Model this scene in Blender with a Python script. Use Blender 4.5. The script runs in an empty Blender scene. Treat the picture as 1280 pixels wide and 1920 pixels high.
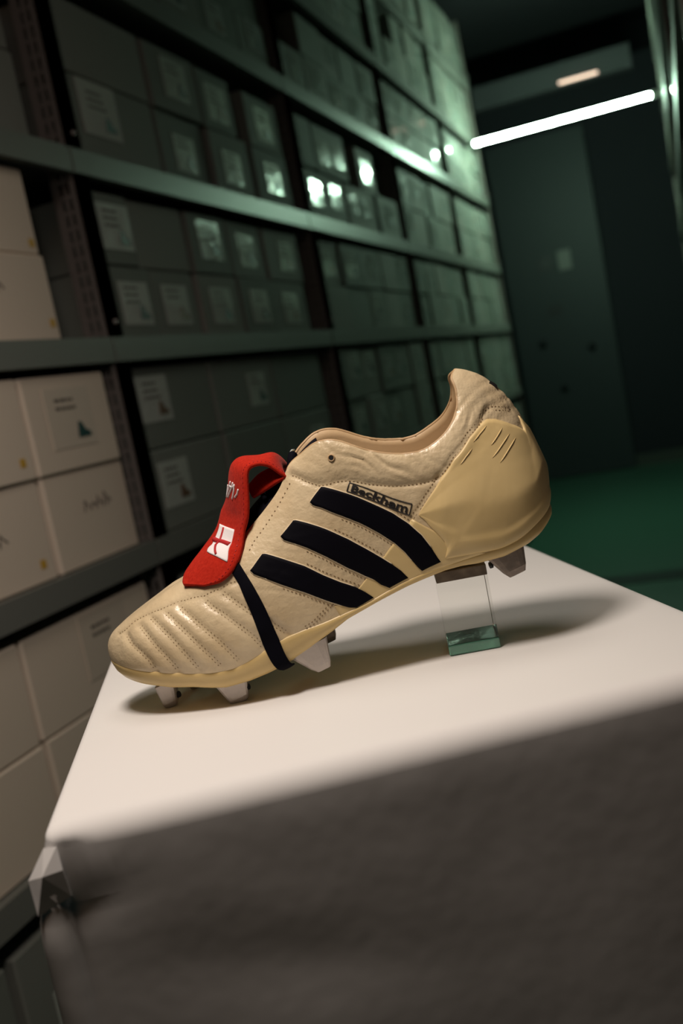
import bpy, bmesh, math, random
import numpy as np
from mathutils import Vector, Matrix

C = bpy.context.scene.collection
R = math.radians
random.seed(7)
rng = np.random.default_rng(5)

# ------------------------------------------------------------------ camera, world, light, exposure
H_CAM = 1.08                                  # lens height above the floor; aisle runs along +Y
def make_camera():
    yaw, pitch, roll = R(20.43), R(7.078), R(11.294)
    f0 = Vector((0, math.cos(pitch), -math.sin(pitch))); x0 = Vector((1, 0, 0)); u0 = x0.cross(f0)
    xr = x0*math.cos(roll)-u0*math.sin(roll); ur = xr.cross(f0)
    M = Matrix.Rotation(yaw, 3, 'Z')
    X, U, Fw = M@xr, M@ur, M@f0
    cam = bpy.data.cameras.new('camera'); o = bpy.data.objects.new('camera', cam); C.objects.link(o)
    o.matrix_world = Matrix(((X.x, U.x, -Fw.x, 0), (X.y, U.y, -Fw.y, 0), (X.z, U.z, -Fw.z, H_CAM), (0, 0, 0, 1)))
    cam.sensor_fit = 'VERTICAL'; cam.sensor_height = 36; cam.sensor_width = 24; cam.lens = 35
    cam.clip_start = .02; cam.clip_end = 60
    cam.dof.use_dof = True; cam.dof.focus_distance = .64; cam.dof.aperture_fstop = 6.0
    bpy.context.scene.camera = o
make_camera()
sc = bpy.context.scene
w = bpy.data.worlds.new('world'); sc.world = w; w.use_nodes = True
w.node_tree.nodes['Background'].inputs[0].default_value = (.35, .45, 1, 1)
w.node_tree.nodes['Background'].inputs[1].default_value = .0035
sc.view_settings.view_transform = 'Standard'; sc.view_settings.look = 'None'
sc.view_settings.exposure = 0; sc.view_settings.gamma = 1; sc.view_settings.use_curve_mapping = False
T_ANG = R(26.843)                             # the plinth's turn against the aisle
def tab(x, y, z=0):                           # plinth frame to world, z above the plinth's top
    c, s = math.cos(T_ANG), math.sin(T_ANG)
    return Vector((x*c-y*s, x*s+y*c, .90+z))
key = bpy.data.lights.new('key_lamp', 'SPOT'); key.spot_size = R(168); key.spot_blend = .7; key.energy = 17; key.color = (1, .885, .79); key.shadow_soft_size = .085
ko = bpy.data.objects.new('key_lamp', key); C.objects.link(ko); ko.location = tab(-.09, .432, .70)
ko.rotation_euler = (tab(-.52, .62, -.10)-tab(-.09, .432, .70)).to_track_quat('-Z', 'Y').to_euler()

fill = bpy.data.lights.new('overhead_fill', 'AREA'); fill.shape = 'DISK'; fill.size = .6; fill.energy = 3.4; fill.color = (1, .90, .80)  # unseen soft fill, added to lift the shadow under the boot
fo_ = bpy.data.objects.new('overhead_fill', fill); C.objects.link(fo_); fo_.location = tab(.05, .78, 1.35)

warm = bpy.data.lights.new('warm_room_lamp', 'AREA'); warm.shape = 'DISK'; warm.size = .5; warm.energy = 1.15; warm.color = (1, .62, .38)
wo = bpy.data.objects.new('warm_room_lamp', warm); C.objects.link(wo); wo.location = (-.2, .0, 2.1)
wo.rotation_euler = (Vector((-.5, .7, .85))-wo.location).to_track_quat('-Z', 'Y').to_euler()

# ------------------------------------------------------------------ materials
MATS = {}
def mat(name, col, rough=.6, metal=0, bump=None, spec=.5, emit=None, coat=0, var=None, sheen=0, trans=0, sss=0):
    """bump / var: list of (scale, strength, stretch) noise layers in object space"""
    if name in MATS: return MATS[name]
    m = bpy.data.materials.new(name); m.use_nodes = True; nt = m.node_tree; b = nt.nodes['Principled BSDF']
    b.inputs['Base Color'].default_value = (*col, 1); b.inputs['Roughness'].default_value = rough
    b.inputs['Metallic'].default_value = metal; b.inputs['Specular IOR Level'].default_value = spec
    b.inputs['Coat Weight'].default_value = coat; b.inputs['Sheen Weight'].default_value = sheen
    b.inputs['Transmission Weight'].default_value = trans
    if sss:
        b.inputs['Subsurface Weight'].default_value = sss; b.inputs['Subsurface Radius'].default_value = (.004, .003, .0015)
        b.inputs['Subsurface Scale'].default_value = 1
    if emit:
        b.inputs['Emission Color'].default_value = (*emit[0], 1); b.inputs['Emission Strength'].default_value = emit[1]
    tc = nt.nodes.new('ShaderNodeTexCoord')
    def noise(scale, stretch, detail=3):
        mp = nt.nodes.new('ShaderNodeMapping'); mp.inputs['Scale'].default_value = stretch
        nt.links.new(tc.outputs['Object'], mp.inputs[0])
        n = nt.nodes.new('ShaderNodeTexNoise'); n.inputs['Scale'].default_value = scale; n.inputs['Detail'].default_value = detail
        nt.links.new(mp.outputs[0], n.inputs['Vector']); return n
    last = None
    for (scale, strength, stretch) in bump or []:
        n = noise(scale, stretch); bp = nt.nodes.new('ShaderNodeBump')
        bp.inputs['Strength'].default_value = strength; bp.inputs['Distance'].default_value = .15/scale
        nt.links.new(n.outputs[0], bp.inputs['Height'])
        if last: nt.links.new(last.outputs[0], bp.inputs['Normal'])
        last = bp
    if last: nt.links.new(last.outputs[0], b.inputs['Normal'])
    if var:
        scale, col2, lo, hi = var
        n = noise(scale, (1, 1, 1), 5); rp = nt.nodes.new('ShaderNodeValToRGB')
        rp.color_ramp.elements[0].position = lo; rp.color_ramp.elements[1].position = hi
        rp.color_ramp.elements[0].color = (*col, 1); rp.color_ramp.elements[1].color = (*col2, 1)
        nt.links.new(n.outputs[0], rp.inputs[0]); nt.links.new(rp.outputs[0], b.inputs['Base Color'])
    MATS[name] = m; return m
S1 = (1, 1, 1)
M_LEATHER = mat('cream_leather', (.71, .57, .36), .34, bump=[(900, .5, S1), (260, .55, (1, 1, 1.4)), (85, .45, (1.3, 1, .9))], spec=.55, var=(38, (.61, .47, .28), .40, .72), coat=.12)
M_LIP = mat('pale_leather_lip', (.74, .62, .43), .45)
M_LINING = mat('tan_lining', (.60, .42, .23), .5, bump=[(300, .2, S1)])
M_PIPING = mat('tan_piping', (.50, .33, .17), .5)
M_RUBBER = mat('yellowed_rubber', (.74, .56, .27), .38, spec=.4, bump=[(60, .12, S1)], var=(25, (.66, .48, .21), .4, .8))
M_PLATE = mat('yellowed_sole', (.68, .50, .22), .35, spec=.45, bump=[(90, .12, S1)], var=(30, (.58, .42, .18), .4, .8))
M_BLACK = mat('navy_black_vinyl', (.0034, .0032, .0058), .6, spec=.06, bump=[(900, .1, S1)])
M_ELASTIC = mat('black_elastic', (.003, .003, .006), .8, spec=.06, bump=[(500, .3, (1, 1, .2))])
M_TONGUE = mat('black_mesh', (.004, .004, .008), .9, spec=.1)
M_FELT = mat('red_felt', (.46, .022, .010), .95, spec=.08, bump=[(900, .8, S1), (250, .5, S1)], sheen=.04, var=(600, (.36, .014, .006), .35, .7))
M_REDTHREAD = mat('dark_red_thread', (.42, .008, .010), .7, bump=[(900, .4, S1)])
M_WHITE = mat('white_thread', (.80, .76, .76), .75, bump=[(1100, .5, S1)])
M_THREAD = mat('tan_thread', (.22, .14, .065), .8)
M_INK = mat('black_print', (.008, .006, .006), .6)
M_STUD = mat('worn_aluminium', (.46, .41, .37), .42, metal=.55, bump=[(350, .3, S1)], var=(260, (.40, .35, .33), .5, .8))
M_STUDBASE = mat('dark_stud_metal', (.20, .165, .14), .45, metal=.6, bump=[(350, .3, S1)], var=(200, (.28, .23, .19), .45, .75))
M_HOLE = mat('stud_socket', (.004, .004, .005), .5)
M_TAG = mat('clear_plastic', (.75, .75, .75), .15, trans=.6)
M_PAPER = mat('warm_white_paper', (.745, .725, .705), .85, spec=.15, bump=[(1500, .15, S1), (14, .10, S1)])
M_RACK = mat('grey_powder_coat', (.155, .155, .14), .42, spec=.5, bump=[(500, .05, S1)])
M_POST = mat('grey_post_coat', (.27, .235, .22), .4, spec=.5)
M_SLEEVE = mat('glossy_sleeve', (.48, .50, .46), .13, spec=.9, coat=.6, bump=[(38, .42, S1)])
M_PAPERLABEL = mat('paper_label', (.60, .51, .42), .6, spec=.3)
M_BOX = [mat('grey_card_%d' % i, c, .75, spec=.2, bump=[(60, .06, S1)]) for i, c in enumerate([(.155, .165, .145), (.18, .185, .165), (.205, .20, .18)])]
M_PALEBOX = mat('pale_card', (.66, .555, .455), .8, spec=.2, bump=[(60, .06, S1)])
M_PRINT = [mat('print_green', (.01, .05, .05), .5), mat('print_dark', (.03, .03, .035), .5), mat('print_brown', (.12, .05, .02), .5)]
M_MARKER = mat('marker_ink', (.10, .085, .07), .7)
M_DOT = mat('yellow_dot', (.55, .32, .03), .6)
M_FLOOR = mat('green_epoxy_floor', (.04, .105, .072), .42, spec=.4, bump=[(40, .06, S1)])
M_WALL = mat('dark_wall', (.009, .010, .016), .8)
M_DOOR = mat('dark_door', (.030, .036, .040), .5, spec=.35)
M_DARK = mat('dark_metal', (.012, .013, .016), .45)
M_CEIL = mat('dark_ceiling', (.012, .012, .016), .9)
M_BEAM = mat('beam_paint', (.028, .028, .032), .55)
M_TUBE = mat('lit_tube', (.8, 1, .92), .4, emit=((.62, 1, .72), 225))
M_CAP = mat('lamp_cap', (.5, .52, .5), .3, metal=.5)
M_PINK = mat('dim_pink_glow', (.8, .6, .5), .4, emit=((1, .66, .52), 1.6))
def glass_mat(name, tint, w):
    """clear block: mostly see-through, mirror sheen growing towards grazing angles"""
    m = bpy.data.materials.new(name); m.use_nodes = True; nt = m.node_tree; nt.nodes.clear()
    out = nt.nodes.new('ShaderNodeOutputMaterial'); mx = nt.nodes.new('ShaderNodeMixShader')
    tr = nt.nodes.new('ShaderNodeBsdfTransparent'); tr.inputs[0].default_value = (*tint, 1)
    gl = nt.nodes.new('ShaderNodeBsdfGlossy'); gl.inputs['Roughness'].default_value = .02; gl.inputs[0].default_value = (.9, .9, .9, 1)
    fr = nt.nodes.new('ShaderNodeFresnel'); fr.inputs[0].default_value = w
    nt.links.new(fr.outputs[0], mx.inputs[0]); nt.links.new(tr.outputs[0], mx.inputs[1]); nt.links.new(gl.outputs[0], mx.inputs[2])
    nt.links.new(mx.outputs[0], out.inputs[0]); return m
M_GLASS = glass_mat('clear_acrylic', (.975, .98, .97), 1.35)
M_GLASSEDGE = mat('frosted_glass_edge', (.62, .72, .66), .25, spec=.6)
M_REFRACTION = mat('green_refraction', (.20, .50, .36), .08, trans=.55, spec=.6, coat=.3, bump=[(45, .25, S1)])

# ------------------------------------------------------------------ helpers
def link(o, parent=None):
    C.objects.link(o)
    if parent: o.parent = parent
    return o
def obj(name, verts, faces, m, parent=None, smooth=False):
    me = bpy.data.meshes.new(name); me.from_pydata([tuple(map(float, v)) for v in verts], [], [tuple(map(int, f)) for f in faces]); me.validate()
    me.materials.append(m)
    if smooth: me.polygons.foreach_set('use_smooth', [True]*len(me.polygons))
    me.update()
    return link(bpy.data.objects.new(name, me), parent)
def tag(o, label=None, cat=None, group=None, kind=None):
    if label: o['label'] = label
    if cat: o['category'] = cat
    if group: o['group'] = group
    if kind: o['kind'] = kind
    return o
def thing(name, label, cat, loc=(0, 0, 0), rz=0, group=None):
    o = bpy.data.objects.new(name, None); C.objects.link(o); o.location = loc; o.rotation_euler = (0, 0, rz)
    o.empty_display_size = .05
    return tag(o, label, cat, group)
class MB:
    """collects boxes, tubes and grids into one mesh"""
    def __init__(s): s.v = []; s.f = []
    def add(s, V, Fc):
        n = len(s.v); s.v += [tuple(v) for v in V]; s.f += [tuple(i+n for i in f) for f in Fc]; return s
    def box(s, a, b):
        (x0, y0, z0), (x1, y1, z1) = a, b
        return s.add([(x0, y0, z0), (x1, y0, z0), (x1, y1, z0), (x0, y1, z0), (x0, y0, z1), (x1, y0, z1), (x1, y1, z1), (x0, y1, z1)],
                     [(3, 2, 1, 0), (4, 5, 6, 7), (0, 1, 5, 4), (1, 2, 6, 5), (2, 3, 7, 6), (3, 0, 4, 7)])
    def tube(s, P, r, k=8, caps=True):
        P = np.asarray(P, float); n = len(P); t = np.gradient(P, axis=0); t /= np.linalg.norm(t, axis=1, keepdims=True)+1e-12
        rr = np.broadcast_to(np.asarray(r, float), (n,)); V = []
        u = np.cross(t[0], (0, 0, 1.)); u = u if np.linalg.norm(u) > .1 else np.cross(t[0], (0, 1., 0))
        for i in range(n):
            u = u-t[i]*(u@t[i]); u /= np.linalg.norm(u)+1e-12; v = np.cross(t[i], u)
            for a in range(k): V.append(P[i]+rr[i]*(u*math.cos(2*math.pi*a/k)+v*math.sin(2*math.pi*a/k)))
        Fc = [(i*k+a, i*k+(a+1) % k, (i+1)*k+(a+1) % k, (i+1)*k+a) for i in range(n-1) for a in range(k)]
        if caps: Fc += [tuple(range(k-1, -1, -1)), tuple((n-1)*k+a for a in range(k))]
        return s.add(V, Fc)
    def grid(s, G, flip=False):
        n, m = G.shape[:2]
        Fc = [(i*m+j, (i+1)*m+j, (i+1)*m+j+1, i*m+j+1) for i in range(n-1) for j in range(m-1)]
        if flip: Fc = [f[::-1] for f in Fc]
        return s.add(G.reshape(-1, 3), Fc)
    def build(s, name, m, parent=None, smooth=False): return obj(name, s.v, s.f, m, parent, smooth)
def bevel_box(name, dims, m, bev=.003, seg=1, parent=None, loc=(0, 0, 0)):
    bm = bmesh.new(); bmesh.ops.create_cube(bm, size=1)
    for v in bm.verts: v.co = Vector((v.co.x*dims[0], v.co.y*dims[1], v.co.z*dims[2]))
    bmesh.ops.bevel(bm, geom=bm.edges[:], offset=bev, segments=seg, affect='EDGES', profile=.5)
    me = bpy.data.meshes.new(name); bm.to_mesh(me); bm.free(); me.materials.append(m)
    o = bpy.data.objects.new(name, me); o.location = loc; return link(o, parent)
def struct(o): o['kind'] = 'structure'; return o

# ------------------------------------------------------------------ the setting
FAR = 8.2
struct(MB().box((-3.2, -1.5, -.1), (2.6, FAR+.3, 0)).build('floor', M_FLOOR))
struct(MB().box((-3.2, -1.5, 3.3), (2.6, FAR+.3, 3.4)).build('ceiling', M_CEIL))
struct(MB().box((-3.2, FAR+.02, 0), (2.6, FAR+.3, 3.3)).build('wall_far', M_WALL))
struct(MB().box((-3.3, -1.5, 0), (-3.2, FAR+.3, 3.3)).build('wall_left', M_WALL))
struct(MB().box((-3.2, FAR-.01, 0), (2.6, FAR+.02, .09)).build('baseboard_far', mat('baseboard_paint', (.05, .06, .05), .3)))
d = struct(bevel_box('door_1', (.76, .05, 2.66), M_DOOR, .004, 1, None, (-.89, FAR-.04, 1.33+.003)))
for (n, x, z, wd, h, m_) in (('door_plate', -.80, 1.70, .10, .15, M_RACK), ('door_plate', -.95, 1.70, .12, .12, M_DARK), ('door_plate', -.93, 1.33, .12, .09, M_DARK)):
    bevel_box(n, (wd, .008, h), m_, .002, 1, d, (x+.89, -.029, z-1.333))
for (x, z) in ((-1.07, 1.09), (-.70, 1.00), (-.96, .72)):
    mb = MB().tube([(x+.89, -.025, z-1.333), (x+.89, -.045, z-1.333), (x+.89, -.05, z-1.333), (x+.89, -.07, z-1.333)], [.03, .03, .022, .018], 14)
    mb.build('door_knob', M_DARK, d, True)
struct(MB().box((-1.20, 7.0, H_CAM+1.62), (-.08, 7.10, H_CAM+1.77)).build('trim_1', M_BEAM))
struct(MB().box((-1.0, 4.36, 0), (2.0, 4.52, .004)).build('trim_2', mat('floor_rail', (.02, .035, .03), .35)))
lt = thing('pink_strip', 'short dim pinkish glowing strip under the dark ceiling beam', 'lamp', (-.55, 6.985, H_CAM+1.628))
MB().box((-.46, -.0, -.004), (.40, .014, .022)).build('batten', M_BEAM, lt)
bevel_box('glow_strip', (.25, .02, .016), M_PINK, .006, 2, lt, (.135, -.012, .012))  # strip given its own pinkish glow

# fluorescent tube across the aisle
lamp = thing('fluorescent_lamp', 'lit white green fluorescent tube spanning the dark aisle between the racks', 'lamp', (-.47, 5.75, H_CAM+1.165))
MB().tube([(-.47, 0, 0), (.475, 0, 0)], .0105, 16).build('tube', M_TUBE, lamp, True)
for s in (-1, 1):
    MB().tube([(s*.473, 0, 0), (s*.50, 0, 0), (s*.505, 0, 0), (s*.525, 0, 0)], [.019, .019, .012, .010], 14).build('end_cap', M_CAP, lamp, True)

# ------------------------------------------------------------------ racks of boxes
LEVELS = [-1.0, -.615, -.217, .171, .52, .92, 1.26, 1.62]          # shelf tops, measured from the lens height
BAYS = [.45, 1.647, 2.885, 4.045, 5.13, 6.22]
ORD = ['first', 'second', 'third', 'fourth', 'fifth', 'sixth', 'seventh', 'eighth', 'ninth']
def post_mesh(top):
    """folded steel upright: slotted side flange and plain front flange, 1.6 mm sheet"""
    bm = bmesh.new(); pitch = .028; n = int(top/pitch)
    us = [0, .012, .018, .027, .033, .050]                            # strips across the side flange, slots in 1 and 3
    vs = []
    for i in range(n): vs += [i*pitch, i*pitch+.007]
    vs.append(n*pitch)
    grid = {}
    def vert(i, j):
        if (i, j) not in grid: grid[(i, j)] = bm.verts.new((-us[i], 0, vs[j]))
        return grid[(i, j)]
    for j in range(len(vs)-1):
        for i in range(5):
            if i in (1, 3) and j % 2 == 1: continue
            bm.faces.new((vert(i, j), vert(i+1, j), vert(i+1, j+1), vert(i, j+1)))
    a = [bm.verts.new((0, .055, 0)), bm.verts.new((0, .055, vs[-1])), bm.verts.new((0, 0, 0)), bm.verts.new((0, 0, vs[-1])),
         bm.verts.new((-.014, .055, 0)), bm.verts.new((-.014, .055, vs[-1]))]
    bm.faces.new((a[2], a[3], a[1], a[0])); bm.faces.new((a[0], a[1], a[5], a[4]))
    bmesh.ops.solidify(bm, geom=bm.faces[:], thickness=.0016)
    me = bpy.data.meshes.new('post'); bm.to_mesh(me); bm.free(); me.materials.append(M_POST); return me
def rack(name, label, x, ys, levels, facing, depth=.40):
    """facing +1: fronts look towards +X"""
    t = thing(name, label, 'rack', (x, 0, 0))
    pm = post_mesh(H_CAM+1.98); rear = MB().box((-.02, 0, 0), (.02, .04, H_CAM+1.98)).build('rear_post', M_POST, t)
    rear.location = (-facing*(depth-.02), ys[0], 0)
    for i, y in enumerate(ys):
        o = link(bpy.data.objects.new('post', pm), t); o.location = (0, y, 0)
        if facing < 0: o.scale = (-1, 1, 1)
        if i:
            q = rear.copy(); link(q, t); q.location = (-facing*(depth-.02), y, 0)
    for i in range(len(ys)-1):
        L = ys[i+1]-ys[i]
        mb = MB()
        x0, x1 = (-depth, .004) if facing > 0 else (-.004, depth)
        mb.box((x0, .003, -.010), (x1, L-.003, 0))
        xl = (.004, .0065) if facing > 0 else (-.0065, -.004)
        mb.box((xl[0], .003, -.045), (xl[1], L-.003, .001))
        mb.box((min(xl[0]*-3, xl[0]), .003, -.045), (max(xl[0]*-3, xl[0]), L-.003, -.042))
        me = None
        for z in levels:
            if me is None: o = mb.build('shelf', M_RACK, t); me = o.data
            else: o = link(bpy.data.objects.new('shelf', me), t)
            o.location = (0, ys[i], H_CAM+z)
    # bolts on the front flange where shelves hang
    bolt = MB().tube([(0, 0, 0), (facing*.004, 0, 0), (facing*.006, 0, 0)], [.005, .005, .003], 8).build('bolt', M_POST, t, True); first = True
    for y in ys:
        for z in levels[3:]:
            o = bolt if first else link(bolt.copy(), t); first = False
            o.location = (facing*.002, y+.03, H_CAM+z+.03)
    return t
rack('storage_rack', 'long grey steel rack full of boxes along the aisle behind the boot', -1.0, BAYS, LEVELS, 1)
RB = [1.65, 2.95, 4.25, 5.55, 6.85]
rack('storage_rack', 'grey steel rack of boxes on the opposite side of the aisle, beside the dark door', .06, RB, LEVELS, -1)

BOXM = {}
def box_mesh(w_, d_, h_, m):
    k = (round(w_, 3), round(d_, 3), round(h_, 3), m.name)
    if k not in BOXM:
        bm = bmesh.new(); bmesh.ops.create_cube(bm, size=1)
        for v in bm.verts: v.co = Vector((v.co.x*d_, v.co.y*w_, v.co.z*h_+h_/2))
        bmesh.ops.bevel(bm, geom=bm.edges[:], offset=.003, segments=1, affect='EDGES')
        me = bpy.data.meshes.new('box'); bm.to_mesh(me); bm.free(); me.materials.append(m); BOXM[k] = me
    return BOXM[k]
PARTM = {}
def part_mesh(name, w_, h_, th, m):
    k = (name, w_, h_, m.name)
    if k not in PARTM:
        bm = bmesh.new(); bmesh.ops.create_grid(bm, x_segments=1, y_segments=1, size=.5)
        bm.free(); me = bpy.data.meshes.new(name)
        mb = MB().box((0, -w_/2, -h_/2), (th, w_/2, h_/2)); me.from_pydata(mb.v, [], mb.f); me.materials.append(m); PARTM[k] = me
    return PARTM[k]
def print_mesh(m):
    """small printed boot picture: low body with a raised ankle"""
    k = ('picture', m.name)
    if k not in PARTM:
        P = [(-.020, 0), (-.019, .008), (-.006, .013), (.003, .026), (.012, .028), (.016, .012), (.018, 0)]
        n = len(P); V = [(0, -a, b) for a, b in P]+[(.001, -a, b) for a, b in P]
        Fc = [tuple(range(n)), tuple(range(2*n-1, n-1, -1))]+[(i, i+n, (i+1) % n+n, (i+1) % n) for i in range(n)]
        me = bpy.data.meshes.new('picture'); me.from_pydata(V, [], Fc); me.materials.append(m); PARTM[k] = me
    return PARTM[k]
def line_mesh(seed):
    k = ('text_lines', seed)
    if k not in PARTM:
        r = random.Random(seed); mb = MB()
        for row in range(2+seed % 2):
            y = -.03
            while y < .022:
                l = r.uniform(.006, .014); mb.box((0, y, .012-row*.014), (.0008, y+l, .017-row*.014)); y += l+.004
        me = bpy.data.meshes.new('text_lines'); me.from_pydata(mb.v, [], mb.f); me.materials.append(M_MARKER); PARTM[k] = me
    return PARTM[k]
def scribble_mesh(seed):
    """faded handwriting nobody can read: a row of bent pen strokes"""
    k = ('handwriting', seed)
    if k not in PARTM:
        r = random.Random(seed); mb = MB(); y = -.045
        while y < .04:
            h = r.uniform(.012, .026); P = [(0, y+r.uniform(-.003, .009)*q, h*(.5-abs(q-.5))*r.uniform(.6, 1.4)*2-.01+.006*q) for q in np.linspace(0, 1, 6)]
            P = [(0, p[1]+.012*i/5, p[2]) for i, p in enumerate(P)]; mb.tube(P, .0014, 4); y += r.uniform(.012, .022)
        me = bpy.data.meshes.new('handwriting'); me.from_pydata(mb.v, [], mb.f); me.materials.append(M_MARKER); PARTM[k] = me
    return PARTM[k]
def text_mesh(s, size, m, name='lettering', depth=.0004, offset=0):
    cu = bpy.data.curves.new(name, 'FONT'); cu.body = s; cu.size = size; cu.extrude = depth; cu.offset = offset; cu.align_x = 'CENTER'; cu.align_y = 'CENTER'; cu.resolution_u = 4
    o = bpy.data.objects.new(name, cu); C.objects.link(o); bpy.context.view_layer.update()
    me = bpy.data.meshes.new_from_object(o.evaluated_get(bpy.context.evaluated_depsgraph_get()))
    bpy.data.objects.remove(o); me.name = name; me.materials.clear(); me.materials.append(m); return me
N_BOX = [0]
def put_box(x, yc, z, w_, d_, h_, m, label, facing=1, parts=(), jit=.006, group=None, yaw=None):
    o = bpy.data.objects.new('storage_box', box_mesh(w_, d_, h_, m)); C.objects.link(o)
    o.location = (x-facing*(d_/2+.006+random.uniform(0, jit)), yc, z+.0008)
    yaw = random.uniform(-.012, .012) if yaw is None else yaw
    o.rotation_euler = (0, 0, yaw+(0 if facing > 0 else math.pi))
    tag(o, label, 'box', group); N_BOX[0] += 1
    for (me, py, pz) in parts:
        q = link(bpy.data.objects.new(me.name.split('.')[0], me), o); q.location = (d_/2+.0002, py, pz)
    return o
def sleeve(o, w_, h_, cy, cz, d_, glossy=True, pic=0, big=1.0):
    sw, sh = round(.105*big, 3), round(.082*big, 3)
    s = link(bpy.data.objects.new('label_sleeve', part_mesh('label_sleeve', sw, sh, .0012, M_SLEEVE if glossy else M_PAPERLABEL)), o)
    s.location = (d_/2, cy, cz)
    p = link(bpy.data.objects.new('picture', print_mesh(M_PRINT[pic % 3])), s); p.location = (.0012, sw*.22, -sh*.36)
    q = link(bpy.data.objects.new('text_lines', line_mesh(pic % 4)), s); q.location = (.0012, -.008, .016)
def lab(kind, idx, row, lv, bay, tail):
    rw = {0: 'bottom row', 1: 'upper row', None: 'single row'}[row]
    return '%s box, %s along the %s, %s shelf up, %s bay, %s' % (kind, ORD[idx], rw, ORD[lv], ORD[bay], tail)
GL = 'boxes on the long rack'
def row_of(lv, bay, row, spans, h_, extras):
    """spans: list of (y0, y1); extras: dict index -> (material, sleeve spec)"""
    z = H_CAM+LEVELS[lv]+((.157 if (lv, bay) == (4, 1) else h_+.002) if row == 1 else 0)
    for i, (a, b) in enumerate(spans):
        m, sl = extras.get(i, (M_BOX[(i+lv+bay) % 3], 'auto'))
        w_ = round(b-a-.006, 3); d_ = .36
        if sl == 'auto': sl = ('gloss', (random.random()-.5)*.3*w_, h_*random.uniform(.45, .66)) if random.random() < .8 else None
        kind = 'pale' if m is M_PALEBOX else 'grey'
        tail = 'plain front' if not sl else 'several shiny label sleeves' if sl[0] == 'many' else ('shiny label sleeve' if sl[0] == 'gloss' else 'printed label')
        if isinstance(sl, tuple) and sl[0] == 'word': tail = 'handwriting on front'
        o = put_box(-1.0, (a+b)/2, z, w_, d_, h_, m, lab(kind, i, row, lv, bay, tail), group=GL, jit=.012)
        if sl and sl[0] in ('gloss', 'paper'): sleeve(o, w_, h_, sl[1], sl[2], d_, sl[0] == 'gloss', i+lv*2+bay, sl[3] if len(sl) > 3 else 1.0)
        if sl and sl[0] == 'many':
            for cy in sl[1]: sleeve(o, w_, h_, cy, sl[2]+random.uniform(-.006, .006), d_, True, i+lv+len(sl[1]), .95)
        if sl and sl[0] == 'word':
            q = link(bpy.data.objects.new('handwriting', scribble_mesh(sl[3])), o); q.location = (d_/2+.0006, sl[1], sl[2])
        if sl and len(sl) > 4 and sl[4]:
            q = link(bpy.data.objects.new('sticker_dot', part_mesh('sticker_dot', .014, .014, .0006, M_DOT)), o)
            q.location = (d_/2+.0002, sl[4][0], sl[4][1])
P_ = M_PALEBOX
# first bay: large pale boxes
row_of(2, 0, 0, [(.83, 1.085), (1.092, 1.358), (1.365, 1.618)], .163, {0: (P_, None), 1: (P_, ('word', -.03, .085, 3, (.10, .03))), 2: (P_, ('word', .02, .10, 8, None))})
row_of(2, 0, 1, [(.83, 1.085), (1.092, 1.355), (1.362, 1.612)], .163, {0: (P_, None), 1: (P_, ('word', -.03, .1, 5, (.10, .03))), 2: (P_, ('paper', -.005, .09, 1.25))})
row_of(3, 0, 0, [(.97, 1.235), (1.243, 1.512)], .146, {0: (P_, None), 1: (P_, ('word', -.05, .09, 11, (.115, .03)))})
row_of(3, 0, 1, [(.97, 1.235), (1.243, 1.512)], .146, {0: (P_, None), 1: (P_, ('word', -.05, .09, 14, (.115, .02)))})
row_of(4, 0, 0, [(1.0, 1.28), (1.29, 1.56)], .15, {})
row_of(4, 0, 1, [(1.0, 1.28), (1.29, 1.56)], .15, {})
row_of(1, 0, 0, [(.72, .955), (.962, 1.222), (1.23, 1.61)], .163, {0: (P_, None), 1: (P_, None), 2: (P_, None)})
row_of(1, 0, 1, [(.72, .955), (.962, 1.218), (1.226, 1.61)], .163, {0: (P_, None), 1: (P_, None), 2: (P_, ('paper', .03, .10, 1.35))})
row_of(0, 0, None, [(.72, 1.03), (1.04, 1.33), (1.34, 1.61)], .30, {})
# second bay
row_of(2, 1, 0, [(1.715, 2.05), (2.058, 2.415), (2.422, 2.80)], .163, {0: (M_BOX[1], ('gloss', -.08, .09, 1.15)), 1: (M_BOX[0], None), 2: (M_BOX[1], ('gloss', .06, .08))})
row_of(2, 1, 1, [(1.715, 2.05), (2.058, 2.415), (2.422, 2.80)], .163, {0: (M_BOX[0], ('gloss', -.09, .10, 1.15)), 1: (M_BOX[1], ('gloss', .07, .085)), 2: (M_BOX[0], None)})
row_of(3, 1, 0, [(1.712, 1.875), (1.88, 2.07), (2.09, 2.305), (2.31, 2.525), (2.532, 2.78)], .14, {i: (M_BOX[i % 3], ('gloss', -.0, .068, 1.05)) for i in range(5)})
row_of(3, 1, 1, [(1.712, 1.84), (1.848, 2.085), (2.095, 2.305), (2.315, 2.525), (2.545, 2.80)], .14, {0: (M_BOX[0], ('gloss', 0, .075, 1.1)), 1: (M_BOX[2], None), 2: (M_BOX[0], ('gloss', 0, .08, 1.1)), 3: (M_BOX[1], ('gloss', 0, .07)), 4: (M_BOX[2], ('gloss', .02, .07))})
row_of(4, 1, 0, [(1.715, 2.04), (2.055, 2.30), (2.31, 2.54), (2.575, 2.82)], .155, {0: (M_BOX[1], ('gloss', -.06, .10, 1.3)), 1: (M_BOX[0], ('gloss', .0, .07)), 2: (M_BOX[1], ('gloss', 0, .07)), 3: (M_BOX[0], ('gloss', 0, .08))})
row_of(4, 1, 1, [(1.715, 2.045), (2.06, 2.30), (2.31, 2.505), (2.585, 2.83)], .145, {0: (M_BOX[2], None), 1: (M_BOX[1], ('gloss', .01, .08, 1.1)), 2: (M_BOX[0], ('gloss', 0, .07, 1.1)), 3: (M_BOX[1], ('gloss', 0, .07, 1.1))})
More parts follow.
